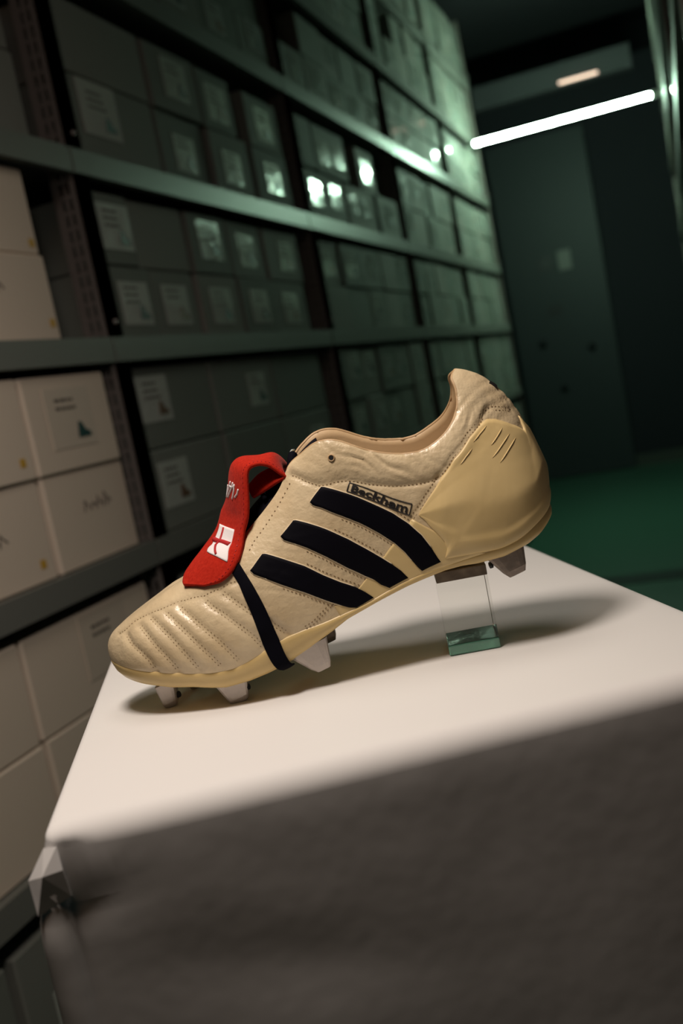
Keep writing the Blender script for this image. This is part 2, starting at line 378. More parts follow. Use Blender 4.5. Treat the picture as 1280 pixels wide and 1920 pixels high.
def spans_for(bay, n, gap=.0):
    a, b = BAYS[bay]+.07, BAYS[bay+1]-.03; out = []; ws = [random.uniform(.9, 1.1) for _ in range(n)]; y = a; k = (b-a)/sum(ws)
    for wi in ws:
        if random.random() > gap: out.append((round(y, 3), round(y+wi*k, 3)))
        y += wi*k
    return out
HH = {1: .163, 2: .163, 3: .14, 4: .155, 5: .13, 6: .145, 7: .145}
for lv in (5, 6): 
    for r_ in (0, 1): row_of(lv, 1, r_, spans_for(1, 5, .08 if r_ else 0), HH[lv], {})
row_of(1, 1, None, spans_for(1, 4), .30, {})
for bay in (2, 3, 4):
    for lv in (2, 3, 4, 5, 6, 7):
        for r_ in (0, 1):
            if (bay, lv) == (2, 4):
                if r_ == 0: row_of(4, 2, 0, [(2.955, 3.36), (3.37, 3.72), (3.73, 4.01)], .155, {0: (M_BOX[1], ('many', (-.10, .10), .085)), 1: (M_BOX[2], ('many', (-.10, .02), .085)), 2: (M_BOX[1], ('gloss', 0, .085))})
                else: row_of(4, 2, 1, [(2.96, 3.10), (3.115, 3.43), (3.58, 3.80)], .155, {0: (M_BOX[0], None), 1: (M_BOX[1], ('many', (-.07, .07), .075)), 2: (M_BOX[2], ('gloss', .0, .075))})
                continue
            row_of(lv, bay, r_, spans_for(bay, 5, .12 if r_ and lv > 3 else 0), HH[lv], {})
    row_of(1, bay, None, spans_for(bay, 4), .30, {})
# the rack opposite
for bay in range(4):
    for lv in (1, 2, 3, 4, 5, 6, 7):
        n = 4; a, b = RB[bay]+.07, RB[bay+1]-.03; k = (b-a)/n
        for i in range(n):
            h_ = random.choice([.22, .26, .28]); m = M_BOX[(i+lv) % 3]; w_ = round(k-random.choice([.01, .02, .03]), 3)
            o = put_box(.06, a+k*(i+.5), H_CAM+LEVELS[lv], w_, .36, h_, m,
                        'grey box on the rack opposite, %s along, %s shelf up, %s bay' % (ORD[i], ORD[lv], ORD[bay]), facing=-1, group='boxes on the opposite rack', jit=.03)
            sleeve(o, w_, h_, random.uniform(-.04, .04), h_*.5, .36, True, i+lv, 1.2)

# ------------------------------------------------------------------ plinth wrapped in paper
def plinth():
    t = thing('display_plinth', 'tall box plinth wrapped in warm white paper under the boot', 'plinth', tab(0, 0, -.90), T_ANG)
    x0, x1, y0, y1 = -.1185, .272, .472, .935
    cr = .006; N = 70
    per = []                                     # (x, y, nx, ny, r)
    def edge(ax, ay, bx, by, nx, ny, r):
        for i in range(N):
            u = (i+.5)/N; per.append((ax+(bx-ax)*u, ay+(by-ay)*u, nx, ny, r))
    def corner(cx, cy, a0, r):
        for i in range(7):
            a = a0+math.pi/2*i/6; per.append((cx+cr*math.cos(a), cy+cr*math.sin(a), math.cos(a), math.sin(a), r))
    rf, rr, rb, rl = .013, .010, .008, .005
    edge(x0+cr, y0, x1-cr, y0, 0, -1, rf); corner(x1-cr, y0+cr, -math.pi/2, rf)
    edge(x1, y0+cr, x1, y1-cr, 1, 0, rr); corner(x1-cr, y1-cr, 0, rr)
    edge(x1-cr, y1, x0+cr, y1, 0, 1, rb); corner(x0+cr, y1-cr, math.pi/2, rb)
    edge(x0, y1-cr, x0, y0+cr, -1, 0, rl); corner(x0+cr, y0+cr, math.pi, rl)
    per = np.array(per); n = len(per)
    r = per[:, 4].copy()
    for _ in range(30): r = (np.roll(r, 1)+r+np.roll(r, -1))/3
    cx, cy = (x0+x1)/2, (y0+y1)/2
    prof = []
    for q in (.7, .3, .1, .03): prof.append(('in', q))
    for i in range(9): prof.append(('arc', math.pi/2*i/8))
    for z in np.r_[np.linspace(.03, .2, 22), np.linspace(.23, .8995, 26)]: prof.append(('down', z))
    V = []
    for kind, q in prof:
        for i in range(n):
            px, py, nx, ny, _ = per[i]; rr_ = r[i]
            if kind == 'in':
                qx, qy = min(max(px, x0+rl), x1-rr), min(max(py, y0+rf), y1-rb)
                V.append((qx+(cx-qx)*q, qy+(cy-qy)*q, .90))
            else:
                px0, py0 = px, py
                if kind == 'arc':
                    qx, qy = min(max(px, x0+rl), x1-rr), min(max(py, y0+rf), y1-rb)
                    off, z = 0, -rr_*(1-math.cos(q)); px0, py0 = qx+(px-qx)*math.sin(q), qy+(py-qy)*math.sin(q)
                else: off, z = 0, -max(q, rr_)
                zz = -z; amp = min(1, zz/.25)*.0007
                off += amp*(math.sin(px*38+zz*11)+.6*math.sin(py*47-zz*17+1)+.5*math.sin((px-py)*21+zz*33))
                # soft dents and the bulging tuck by the front left corner
                dc = math.hypot(px-x0, py-y0)
                off += .010*math.exp(-((zz-.021)/.008)**2-(dc/.018)**2)-.002*math.exp(-((zz-.038)/.010)**2-(dc/.03)**2)-.004*math.exp(-((zz-.012)/.006)**2-((px-x0-.010)/.008)**2-((py-y0)/.006)**2)
                off += .013*max(0, -nx)*min(1, max(0, (zz-.012)/.03))*math.exp(-((py-y0)/.05)**2)
                off -= .0010*math.exp(-((zz-.07-.25*(px-x0))/.02)**2)*math.exp(-((px-x0-.1)/.09)**2)*(ny < -.5)
                V.append((px0+nx*off, py0+ny*off, .90+z))
    Fc = [tuple(range(n))[::1]]
    for k in range(len(prof)-1):
        for i in range(n): j = (i+1) % n; Fc.append((k*n+i, (k+1)*n+i, (k+1)*n+j, k*n+j))
    o = obj('paper_cover', V, Fc, M_PAPER, t, True)
    # folded ear of paper tucked at the front left corner
    E = [(x0-.001, y0+.002, .892), (x0-.012, y0+.004, .877), (x0-.003, y0-.005, .881), (x0+.007, y0-.005, .882), (x0+.006, y0-.002, .893), (x0-.010, y0-.002, .861), (x0+.008, y0-.004, .868)]
    Fe = [(0, 1, 2), (0, 2, 4), (2, 3, 4), (2, 5, 6, 3), (1, 5, 2)]
    f = obj('paper_fold', E, Fe, M_PAPER, t); sm = f.modifiers.new('thick', 'SOLIDIFY'); sm.thickness = .0006
    return t
plinth()

# ------------------------------------------------------------------ the boot
# ---- boot surface (millimetres, sole frame: x toe to heel, -y the side shown, z up) ----
STN = [  # B: feather edge of the upper | T: top edge (ridge over the toes, throat and collar further back)
 ((-61,0,57),(-47,0,69.5)), ((-58,-14,54),(-43,0,71)), ((-50,-25,49),(-36,0,73)), ((-39,-33,43),(-28,0,74.5)),
 ((-25,-38.5,36),(-18,0,76)), ((-10,-42,29),(-6,0,78)), ((5,-44.5,23),(7,0,79.5)), ((20,-45,19.5),(22,0,85.5)),
 ((35,-44.5,20),(38,-9,88.5)), ((50,-43,21.5),(50,-21,86)), ((65,-41.5,21),(62,-21,91)), ((80,-39.5,19),(77,-20,97.5)),
 ((95,-37,18),(91,-18.5,105)), ((110,-35,17.5),(102,-18,114.5)), ((122,-33.5,18),(112,-20.5,117.5)), ((133,-33,18.5),(124,-24,119.5)),
 ((145,-33,18.5),(136,-27,115)), ((158,-33.5,17.5),(150,-29,101.5)), ((172,-34.5,16),(163,-30,92.5)), ((186,-35,14),(178,-30,86.5)),
 ((199,-34,12),(192,-28,87.5)), ((210,-31,12),(203,-24,92)), ((220,-26.5,14),(211,-18.5,99)), ((229,-19,16),(215.5,-14,108.5)),
 ((235,-9.5,18),(217,-9,117)), ((237,0,18.5),(221.5,0,120.5))]
# fractions of the two inner control points (t = 1/3, 2/3): width gain, height fraction
W1 = [0,1.03,1.03,1.03,1.03,1.03,1.03,1.03,1.03,1.03,1.03,1.03,1.03,1.04,1.05,1.05,1.06,1.06,1.05,1.05,1.05,1.06,1.08,1.12,1.15,0]
H1 = [.30,.34,.38,.40,.42,.43,.43,.42,.40,.36,.34,.33,.33,.33,.33,.33,.33,.33,.34,.34,.34,.34,.34,.34,.34,.34]
W2 = [0,.72,.72,.72,.71,.70,.67,.65,.68,.75,.76,.77,.80,.84,.88,.90,.90,.92,.92,.90,.86,.82,.76,.72,.70,0]
H2 = [.72,.86,.88,.89,.90,.90,.89,.87,.83,.76,.72,.70,.69,.67,.66,.66,.66,.67,.68,.68,.68,.68,.68,.69,.71,.72]
DX1 = [-5.5,-4.5,-3,-2,-1]+[0]*15+[.5,1,3,6,11,13]
DX2 = [-6.5,-5,-3,-1.5,-.5]+[0]*15+[.5,1,3,7.5,14,15.5]
ZFAR = [0]*13+[2,4.5,5,5,5.5,6,6.5,6.5,5,4,2,1,0]
NSUB, NT = 10, 61
def catmull(P, sub):
    P = np.asarray(P, float); n = len(P); out = []
    Q = np.vstack([2*P[0]-P[1], P, 2*P[-1]-P[-2]])
    for i in range(n-1):
        p0, p1, p2, p3 = Q[i:i+4]
        for k in range(sub):
            u = k/sub
            out.append(.5*((2*p1)+(p2-p0)*u+(2*p0-5*p1+4*p2-p3)*u*u+(3*p1-p0-3*p2+p3)*u**3))
    out.append(P[-1]); return np.array(out)
def base_surface(far=False):
    C = []
    for i, (b, t) in enumerate(STN):
        b = np.array(b, float); t = np.array(t, float)
        if far: t[2] += ZFAR[i]; b[1] *= 1.04
        w = b[1]-t[1]
        p1 = b+(t-b)/3.; p1[1] = b[1]*W1[i]; p1[2] = b[2]+(t[2]-b[2])*H1[i]; p1[0] += DX1[i]
        p2 = b+(t-b)*2/3.; p2[1] = t[1]+w*W2[i]; p2[2] = b[2]+(t[2]-b[2])*H2[i]; p2[0] += DX2[i]
        C.append(np.concatenate([b, p1, p2, t]))
    C = catmull(C, NSUB).reshape(-1, 4, 3)
    t = np.linspace(0, 1, NT)[None, :, None]
    L = [(t-1/3.)*(t-2/3.)*(t-1)/(-2/9.), t*(t-2/3.)*(t-1)/(2/27.), t*(t-1/3.)*(t-1)/(-2/27.), t*(t-1/3.)*(t-2/3.)/(2/9.)]
    P = sum(L[k]*C[:, k][:, None, :] for k in range(4))
    return P
def grid_normals(P):
    ds = np.gradient(P, axis=0); dt = np.gradient(P, axis=1)
    N = np.cross(ds, dt); N /= np.linalg.norm(N, axis=2, keepdims=True)+1e-9
    # outward: on the shown side away from the axis
    if (N[60:180, 10:40, 1]).mean() > 0: N = -N
    return N
def at(P, st):
    """point of a grid at (s, t), both 0..1"""
    st = np.asarray(st, float); a = np.clip(st[..., 0], 0, 1)*(P.shape[0]-1); b = np.clip(st[..., 1], 0, 1)*(P.shape[1]-1)
    i = np.minimum(a.astype(int), P.shape[0]-2); j = np.minimum(b.astype(int), P.shape[1]-2)
    u = (a-i)[..., None]; v = (b-j)[..., None]
    return (P[i, j]*(1-u)+P[i+1, j]*u)*(1-v)+(P[i, j+1]*(1-u)+P[i+1, j+1]*u)*v
def resample(L, n):
    L = np.asarray(L, float); d = np.r_[0, np.cumsum(np.linalg.norm(np.diff(L, axis=0), axis=1))]
    q = np.linspace(0, d[-1], n)
    return np.stack([np.interp(q, d, L[:, k]) for k in range(L.shape[1])], 1)
# ---- red fold-over flap: near edge and crest of the ribbon, from inside the throat over the loop and down ----
FLAP_N = [(72.5,-13,105.9),(80.7,-15,106.5),(90.7,-17,107.7),(98.1,-19,108.6),(95.8,-20,114),(92.5,-21,120.2),(87.1,-22,124.6),(80.8,-23,125.2),(76.9,-24,121.8),(73.2,-25,113.8),(69.3,-26,105.5),(64.7,-27,98),(58.7,-27.6,91.2),(53.3,-33.4,82.2),(49.2,-36.5,77.9),(43,-39,73.8),(34.2,-39.6,72.4),(23.4,-36.3,74.1)]
FLAP_F = [(71.6,4,113),(80.5,2,116),(90.6,1,116),(96.4,0,114.3),(97,0,120.5),(93.9,0,126.3),(84.9,0,129),(75.7,0,132.9),(69.2,0,132.3),(64,0,127.7),(57.1,0,117),(49.4,0,106.9),(41.4,-3,98),(29.7,-8.2,91.1),(23.9,-17,87.6),(17.3,-23,83.5),(14.7,-28,79.8),(14.6,-30.8,78)]
def flap_surface(sub=6, m=17):
    N = catmull(FLAP_N, sub); Fc = catmull(FLAP_F, sub); out = []
    n = len(N)
    for k in range(n):
        a, b = N[k], Fc[k]; q = k/(n-1)
        f = np.clip((q-.45)/.2, 0, 1)
        h = np.array([b[0]+.25*(a[0]-b[0])+1, abs(b[1])+15, b[2]+.45*(a[2]-b[2])])
        d = b-a; h = h*(1-f)+(b+d/np.linalg.norm(d)*5)*f
        row = []
        for v in np.linspace(0, 1, m):      # 0 near edge, .55 crest, 1 hidden edge
            c = .55+.25*f
            l0 = (v-c)*(v-1)/((0-c)*(0-1)); l1 = v*(v-1)/(c*(c-1)); l2 = v*(v-c)/(1-c)
            row.append(l0*a+l1*b+l2*h)
        out.append(row)
    return np.array(out)
def flap_lifted(B1, N1, B2, N2, gap=2.7):
    """the flap with its lower half resting on the upper, never inside it (far side given with y mirrored)"""
    Fg = flap_surface(); flat = np.concatenate([B1.reshape(-1, 3)[::2], B2.reshape(-1, 3)[::2]]); fn = np.concatenate([N1.reshape(-1, 3)[::2], N2.reshape(-1, 3)[::2]])
    for _ in range(3):
        for i in range(50, Fg.shape[0]):
            for j in range(Fg.shape[1]):
                k = np.argmin(((flat-Fg[i, j])**2).sum(1)); dd = (Fg[i, j]-flat[k])@fn[k]
                if dd < gap: Fg[i, j] += fn[k]*(gap-dd)*.8
    return Fg

# seam, stripe and panel lines as (s, t) on the boot surface
ST = {
 'quilt1': [(0.1095, 0.5736), (0.1236, 0.4337), (0.1399, 0.3204), (0.149, 0.2274), (0.1521, 0.0862)],
 'quilt2': [(0.1456, 0.6059), (0.1593, 0.4837), (0.1696, 0.3642), (0.1797, 0.2509), (0.1861, 0.1418), (0.1874, 0.0688)],
 'quilt3': [(0.1715, 0.6345), (0.1856, 0.5135), (0.1989, 0.4027), (0.2088, 0.2915), (0.2158, 0.2025), (0.2217, 0.0808)],
 'quilt4': [(0.2041, 0.5989), (0.2195, 0.4786), (0.2323, 0.3742), (0.2436, 0.2666), (0.252, 0.1854), (0.2575, 0.0855)],
 'quilt5': [(0.2323, 0.5955), (0.2469, 0.481), (0.261, 0.37), (0.2734, 0.2741), (0.2823, 0.1833), (0.2883, 0.069)],
 'quilt6': [(0.279, 0.5256), (0.2872, 0.4588), (0.2992, 0.3929), (0.3103, 0.3159), (0.3193, 0.2502), (0.3284, 0.1734), (0.3344, 0.06)],
 'quilt7': [(0.3099, 0.5206), (0.3217, 0.4512), (0.334, 0.3853), (0.3431, 0.3374), (0.3659, 0.2031), (0.376, 0.0966), (0.379, 0.0555)],
 'toe_seam': [(0.0825, 0.6103), (0.1058, 0.6265), (0.1277, 0.6792), (0.1507, 0.6768), (0.1743, 0.6605), (0.1989, 0.6367), (0.2323, 0.6341), (0.261, 0.5831), (0.2778, 0.5462), (0.29, 0.5461), (0.3102, 0.5345), (0.3364, 0.5673), (0.362, 0.6226)],
 'collar_seam': [(0.5148, 0.9477), (0.5383, 0.8538), (0.5628, 0.7812), (0.5798, 0.7574), (0.6221, 0.722), (0.6488, 0.6929), (0.6759, 0.6989), (0.7029, 0.6994), (0.7398, 0.7108), (0.7621, 0.7286)],
 'quarter_seam': [(0.5148, 0.9477), (0.5389, 0.8564), (0.5656, 0.7685)],
 'heel_seam': [(0.6833, 0.4301), (0.7137, 0.5305), (0.7391, 0.6344), (0.7683, 0.7572), (0.8016, 0.8295), (0.8553, 0.8405), (0.9051, 0.7865), (0.9321, 0.7414), (0.9477, 0.6722), (0.9691, 0.5963)],
 'counter_top': [(0.6993, 0.4537), (0.7243, 0.5458), (0.7659, 0.7207), (0.8011, 0.7952), (0.8516, 0.8152), (0.8942, 0.7803), (0.9105, 0.7423), (0.9259, 0.6744), (0.9444, 0.5612), (0.9676, 0.4627)],
 'eyestay': [(0.5042, 0.9503), (0.4794, 0.9541), (0.4422, 0.9244), (0.3992, 0.8741), (0.3756, 0.8224)],
 'low_seam': [(0.4821, 0.1221), (0.4668, 0.1361), (0.4446, 0.1039), (0.4228, 0.0544), (0.4108, 0.042)],
 'stripe1_top': [(0.5639, 0.7736), (0.5678, 0.7659), (0.5942, 0.6787), (0.6181, 0.6082), (0.6397, 0.5388), (0.6592, 0.4766), (0.6735, 0.3951), (0.6828, 0.291), (0.6855, 0.1812), (0.6852, 0.09), (0.6859, 0.0493)],
 'stripe1_bot': [(0.5229, 0.7325), (0.5254, 0.7049), (0.5413, 0.6594), (0.5679, 0.5609), (0.5961, 0.4461), (0.6162, 0.3526), (0.6315, 0.2631), (0.6385, 0.1904), (0.6417, 0.1207), (0.644, 0.0635), (0.647, 0.0295)],
 'stripe2_top': [(0.4765, 0.7372), (0.481, 0.7244), (0.5078, 0.6078), (0.531, 0.5107), (0.5532, 0.418), (0.575, 0.302), (0.5908, 0.215), (0.603, 0.1447), (0.6117, 0.0836), (0.616, 0.025)],
 'stripe2_bot': [(0.4447, 0.721), (0.4468, 0.6844), (0.4554, 0.6398), (0.475, 0.5405), (0.4962, 0.4194), (0.5184, 0.279), (0.5407, 0.1679), (0.5512, 0.1233), (0.5582, 0.0698), (0.5697, 0.025)],
 'stripe3_top': [(0.4058, 0.7042), (0.4108, 0.6907), (0.4315, 0.5852), (0.4568, 0.4597), (0.4763, 0.3371), (0.4969, 0.2233), (0.5122, 0.1491), (0.5231, 0.0819), (0.5304, 0.0249)],
 'stripe3_bot': [(0.3726, 0.6509), (0.3762, 0.6095), (0.3865, 0.5604), (0.4122, 0.4289), (0.4394, 0.296), (0.4626, 0.1662), (0.4777, 0.0874), (0.4869, 0.0434), (0.4962, 0.019)],
 'plate_line': [(0.4671, 0.1066), (0.487, 0.1133), (0.5056, 0.1154), (0.5454, 0.1586), (0.6016, 0.2174), (0.6246, 0.2555), (0.6512, 0.3118), (0.6836, 0.4254)],
 'name_quad': [(0.6184, 0.7134), (0.6987, 0.5422), (0.6831, 0.4569), (0.6042, 0.6683)],
 'eyelet': [(0.6137, 0.8866)],
 'strap_l': [(0.3287, 0.7587), (0.3361, 0.6703), (0.3423, 0.5734), (0.3425, 0.4589), (0.3415, 0.3268), (0.3386, 0.1952), (0.3353, 0.0687), (0.332, 0), (0.332, 0)],
 'strap_r': [(0.3503, 0.8439), (0.3578, 0.7636), (0.3628, 0.6309), (0.3665, 0.5151), (0.3675, 0.3793), (0.3662, 0.2424), (0.3633, 0.0889), (0.36, 0), (0.356, 0), (0.356, 0)],
 'wing_bot': [(0.4671, 0.1066), (0.4901, 0.0302), (0.5276, 0.0097), (0.6083, 0.0176), (0.6848, 0.0411)],
 'feather': [(0.0555, 0.2646), (0.06, 0), (0.1081, 0.0109), (0.1514, 0.0396), (0.1917, 0.0115), (0.2232, 0.0663), (0.2573, 0.0738), (0.2965, 0.023), (0.33, 0.0347), (0.3767, 0.0296), (0.4139, 0.094), (0.4671, 0.1066)],
 'rib1': [(0.9228, 0.6151), (0.9, 0.6263), (0.8819, 0.6384)],
 'rib2': [(0.9277, 0.5525), (0.8985, 0.5678), (0.8683, 0.581)],
 'rib3': [(0.9334, 0.5016), (0.9042, 0.5088), (0.8758, 0.5141)],
 'rib4': [(0.9, 0.7297), (0.877, 0.7557), (0.8546, 0.7702)],
 'rib5': [(0.8446, 0.7486), (0.823, 0.7447), (0.8057, 0.7303)],
 'counter_front': [(0.6982, 0.4454), (0.7028, 0.3941), (0.7049, 0.3302), (0.7088, 0.2577), (0.7108, 0.1912), (0.7074, 0.1272), (0.6949, 0.0586)],
 'heel_mark': [(1, 0.7833), (1, 0.7333)],
}
# lines on the flap
FO = {
 'flag': [(0.6888, 0.8378), (0.6989, 0.2328), (0.8355, 0.1213), (0.7955, 0.5586)],
 'flag_v': [(0.6991, 0.5952), (0.8082, 0.3325)],
 'flag_h': [(0.735, 0.7297), (0.7493, 0.2095)],
 'w1': [(0.5496, 0.4083), (0.5715, 0.4934), (0.6029, 0.6731)],
 'w2': [(0.5461, 0.31), (0.5695, 0.386), (0.6007, 0.5651)],
 'w3': [(0.5478, 0.2707), (0.5688, 0.2956), (0.598, 0.3697)],
 'w4': [(0.5541, 0.1664), (0.5717, 0.2018), (0.5877, 0.2761)],
 'w5': [(0.5642, 0.4589), (0.5636, 0.3605), (0.5521, 0.2632)],
 'w6': [(0.5658, 0.581), (0.5831, 0.6262), (0.5964, 0.6654)],
}
TILT = R(16)
def loc(P):
    """sole frame in mm to the boot's own upright frame in metres"""
    P = np.asarray(P, float); c, s = math.cos(TILT), math.sin(TILT)
    return np.stack([P[..., 0]*c-P[..., 2]*s, P[..., 1], P[..., 0]*s+P[..., 2]*c], -1)/1000.
boot = thing('football_boot', 'cream leather football boot with three black stripes and red tongue flap, heel on clear block', 'boot', (-.30909, .56647, .90), T_ANG-R(10))

def dist_poly(P, L):
    """distance from points to a polyline (3D)"""
    best = np.full(P.shape[:-1], 1e9)
    for a, b in zip(L[:-1], L[1:]):
        ab = b-a; t = np.clip(((P-a)@ab)/(ab@ab+1e-9), 0, 1); q = a+t[..., None]*ab
        best = np.minimum(best, np.linalg.norm(P-q, axis=-1))
    return best
def detailed(far):
    B = base_surface(far); N = grid_normals(B)
    if far and N[60:180, 10:40, 1].mean() > 0: N = -N
    dsp = np.zeros(B.shape[:2])
    S, Tt = np.meshgrid(np.linspace(0, 1, B.shape[0]), np.linspace(0, 1, B.shape[1]), indexing='ij')
    # quilted ribs over the toes
    qd = np.full(B.shape[:2], 1e9)
    for k in range(1, 8):
        L = at(B, resample(ST['quilt%d' % k], 24)); qd = np.minimum(qd, dist_poly(B, L))
    toe = dist_poly(B, at(B, resample(ST['toe_seam'], 40)))
    tj = np.interp(S, [p[0] for p in sorted(ST['toe_seam'])], [p[1] for p in sorted(ST['toe_seam'])])
    inq = np.clip((tj-Tt)*25, 0, 1)*(S < .46)
    dsp += inq*(.75*(1-np.exp(-(qd/2.6)**2))-.75)*1.9*np.exp(-(np.maximum(0, qd-9)/8)**2)
    dsp -= .8*np.exp(-(toe/1.6)**2)*(S < .46)
    # padded collar
    cs = sorted(ST['collar_seam']); tc_ = np.interp(S, [p[0] for p in cs], [p[1] for p in cs]); hs = sorted(ST['heel_seam'])
    cd = dist_poly(B, at(B, resample(ST['collar_seam'], 50)))
    hd = dist_poly(B, at(B, resample(ST['heel_seam'], 50)))
    incol = np.clip((Tt-tc_)*14, 0, 1)*np.clip((S-.50)*30, 0, 1)*np.clip((.97-S)*20, 0, 1)
    dsp += incol*1.5*np.sin(np.pi*np.clip((Tt-tc_)/(1-tc_+1e-6), 0, 1))**.6
    dsp -= .9*np.exp(-(cd/1.5)**2)+.55*np.exp(-(hd/1.2)**2)
    # creases across the collar and the heel tab, finer ones over the vamp
    x, z = B[..., 0], B[..., 2]
    ph = x*.62+.35*z+2.2*np.sin(z*.11+x*.05)+1.3*np.sin(x*.21-z*.07)
    cre = (np.maximum(0, np.sin(ph))**3-.3*np.maximum(0, np.sin(ph*1.7+1.3))**4)
    a = incol*np.exp(-((x-158)/32)**2)
    fold = lambda p, e: (1-np.abs(np.sin(p)))**e
    dsp -= 1.25*a*(.8*cre*(.5+.5*np.sin(x*.09+z*.13+.6))+.55*fold(ph*.9+.7, 3)*(.5+.5*np.sin(x*.17-z*.11))+.35*fold(ph*1.9+.3*z, 4))
    ph2 = z*.75-.25*x+1.8*np.sin(x*.16)+1.2*np.sin(z*.2+x*.08)
    b_ = np.exp(-((z-92)/17)**2)*np.clip((x-196)/14, 0, 1)*np.clip((S-.78)*18, 0, 1)
    dsp -= b_*(.8*np.maximum(0, np.sin(ph2))**3+.6*fold(ph2*.8+1+.05*x, 4)+.3*fold(ph2*1.7, 4))
    ph3 = x*.5+z*.9+2*np.sin(x*.13+z*.05)+1.5*np.sin(z*.17)
    v_ = np.exp(-((x-75)/32)**2-((z-55)/22)**2)
    dsp -= 1.8*v_*(.3*np.maximum(0, np.sin(ph3))**3*(.5+.5*np.sin(x*.11-z*.2))+.28*fold(ph3*1.3+.4, 4)*(.5+.5*np.sin(x*.07+z*.16)))
    G = B+N*dsp[..., None]
    return B, G, N
B1, G1, N1 = detailed(False)
B2, G2, N2 = detailed(True)
for A in (B2, G2, N2): A[..., 1] *= -1
SIDES = ((B1, G1, N1, False), (B2, G2, N2, True))
mb = MB(); mb.grid(loc(G1)); mb.grid(loc(G2), True)
up = mb.build('upper', M_LEATHER, boot, True)
bm = bmesh.new(); bm.from_mesh(up.data); bmesh.ops.remove_doubles(bm, verts=bm.verts[:], dist=.0003); bmesh.ops.recalc_face_normals(bm, faces=bm.faces[:])
bm.to_mesh(up.data); bm.free()

def patch(G, N, top, bot, n, m, off, skirt=.4):
    """raised sheet on the surface between two (s, t) lines; off: number or function(u, v) in mm"""
    A, Bt = resample(top, n), resample(bot, n); rows = []
    for i in range(n):
        row = []
        for j in range(m):
            v = j/(m-1); st = A[i]*(1-v)+Bt[i]*v
            o = off(i/(n-1), v) if callable(off) else off
            row.append(at(G, st)+at(N, st)*o)
        rows.append(row)
    P = np.array(rows)
    nn = np.array([[at(N, A[i]*(1-j/(m-1))+Bt[i]*j/(m-1)) for j in range(m)] for i in range(n)])
    lo = P-nn*(skirt+.3)
    big = np.zeros((n+2, m+2, 3)); big[1:-1, 1:-1] = P
    big[0, 1:-1] = lo[0]; big[-1, 1:-1] = lo[-1]; big[1:-1, 0] = lo[:, 0]; big[1:-1, -1] = lo[:, -1]
    big[0, 0] = lo[0, 0]; big[0, -1] = lo[0, -1]; big[-1, 0] = lo[-1, 0]; big[-1, -1] = lo[-1, -1]
    return big
def both(name, top, bot, n, m, off, mt, smooth=True, skirt=.4, sides=(0, 1)):
    for k in sides:
        B, G, N, fl = SIDES[k]
        mb = MB().grid(loc(patch(G, N, top, bot, n, m, off, skirt)), fl); mb.build(name, mt, boot, smooth)
def low(L):                                       # carry a band's foot under the feather edge
    return L
# rubber wing from the sole up to the heel counter, then the counter itself
pl = [p for p in ST['plate_line']]
wing_bot = [(pl[0][0], .0), (pl[3][0]+.01, .0), (.64, 0), (.72, 0), (.76, .0)]
both('sole_wing', pl, wing_bot, 40, 16, .3, M_RUBBER)
ct = ST['counter_top']; cf = ST['counter_front']
ctop = ct+[(ct[-1][0]*.5+.5, (ct[-1][1]+.62)/2), (1.0, ct[-1][1]+.0)]
cbot = cf+[(.78, 0), (.86, 0), (.93, 0), (1.0, 0)]
def counter_off(u, v):
    a = np.interp(v, [0, .05, .25, .50, .55, .78, .84, .93, 1], [.4, 1.2, 1.8, 3.3, 3.2, 1.7, 2.1, 1.6, .5])
    return .5+(a-.5)*min(1, u/.34+.03)
both('heel_counter', ctop, cbot, 70, 40, counter_off, M_RUBBER, skirt=.3)
# three stripes on each side
for k in (1, 2, 3):
    both('stripe', ST['stripe%d_top' % k], ST['stripe%d_bot' % k], 60, 9, .75, M_BLACK, True, .5)
    for B, G, N, fl in SIDES:                     # raw leather lip round the inlay
        q0 = ST['stripe%d_top' % k]; q1 = ST['stripe%d_bot' % k]
        st_ = resample(q0[::-1][2:]+q1[:-2], 90); P = at(G, st_)+at(N, st_)*.15
        MB().tube(loc(P), .00055, 6).build('stripe_lip', M_LIP, boot, True)

# stitching: short thread stitches along the seams, one piece of real geometry
sm_ = MB()
def stitches(L, G, N, fl, pitch=2.4, side=0., ln=1.35, wd=.42, up_=.12):
    P = at(G, resample(L, 120)); Nn = at(N, resample(L, 120))
    d = np.r_[0, np.cumsum(np.linalg.norm(np.diff(P, axis=0), axis=1))]
    for q in np.arange(pitch*.5, d[-1], pitch):
        p = np.array([np.interp(q, d, P[:, k]) for k in range(3)]); n_ = np.array([np.interp(q, d, Nn[:, k]) for k in range(3)])
        p2 = np.array([np.interp(min(q+1, d[-1]), d, P[:, k]) for k in range(3)]); p1 = np.array([np.interp(max(q-1, 0), d, P[:, k]) for k in range(3)])
        t = (p2-p1)/(np.linalg.norm(p2-p1)+1e-9); n_ /= np.linalg.norm(n_); w_ = np.cross(n_, t)
        c = p+w_*side+n_*up_
        V = [c+t*a*ln/2+w_*b*wd/2+n_*h for h in (-.25, .14) for (a, b) in ((-1, -1), (1, -1), (1, 1), (-1, 1))]
        sm_.add(loc(np.array(V)), [(3, 2, 1, 0), (4, 5, 6, 7), (0, 1, 5, 4), (1, 2, 6, 5), (2, 3, 7, 6), (3, 0, 4, 7)])
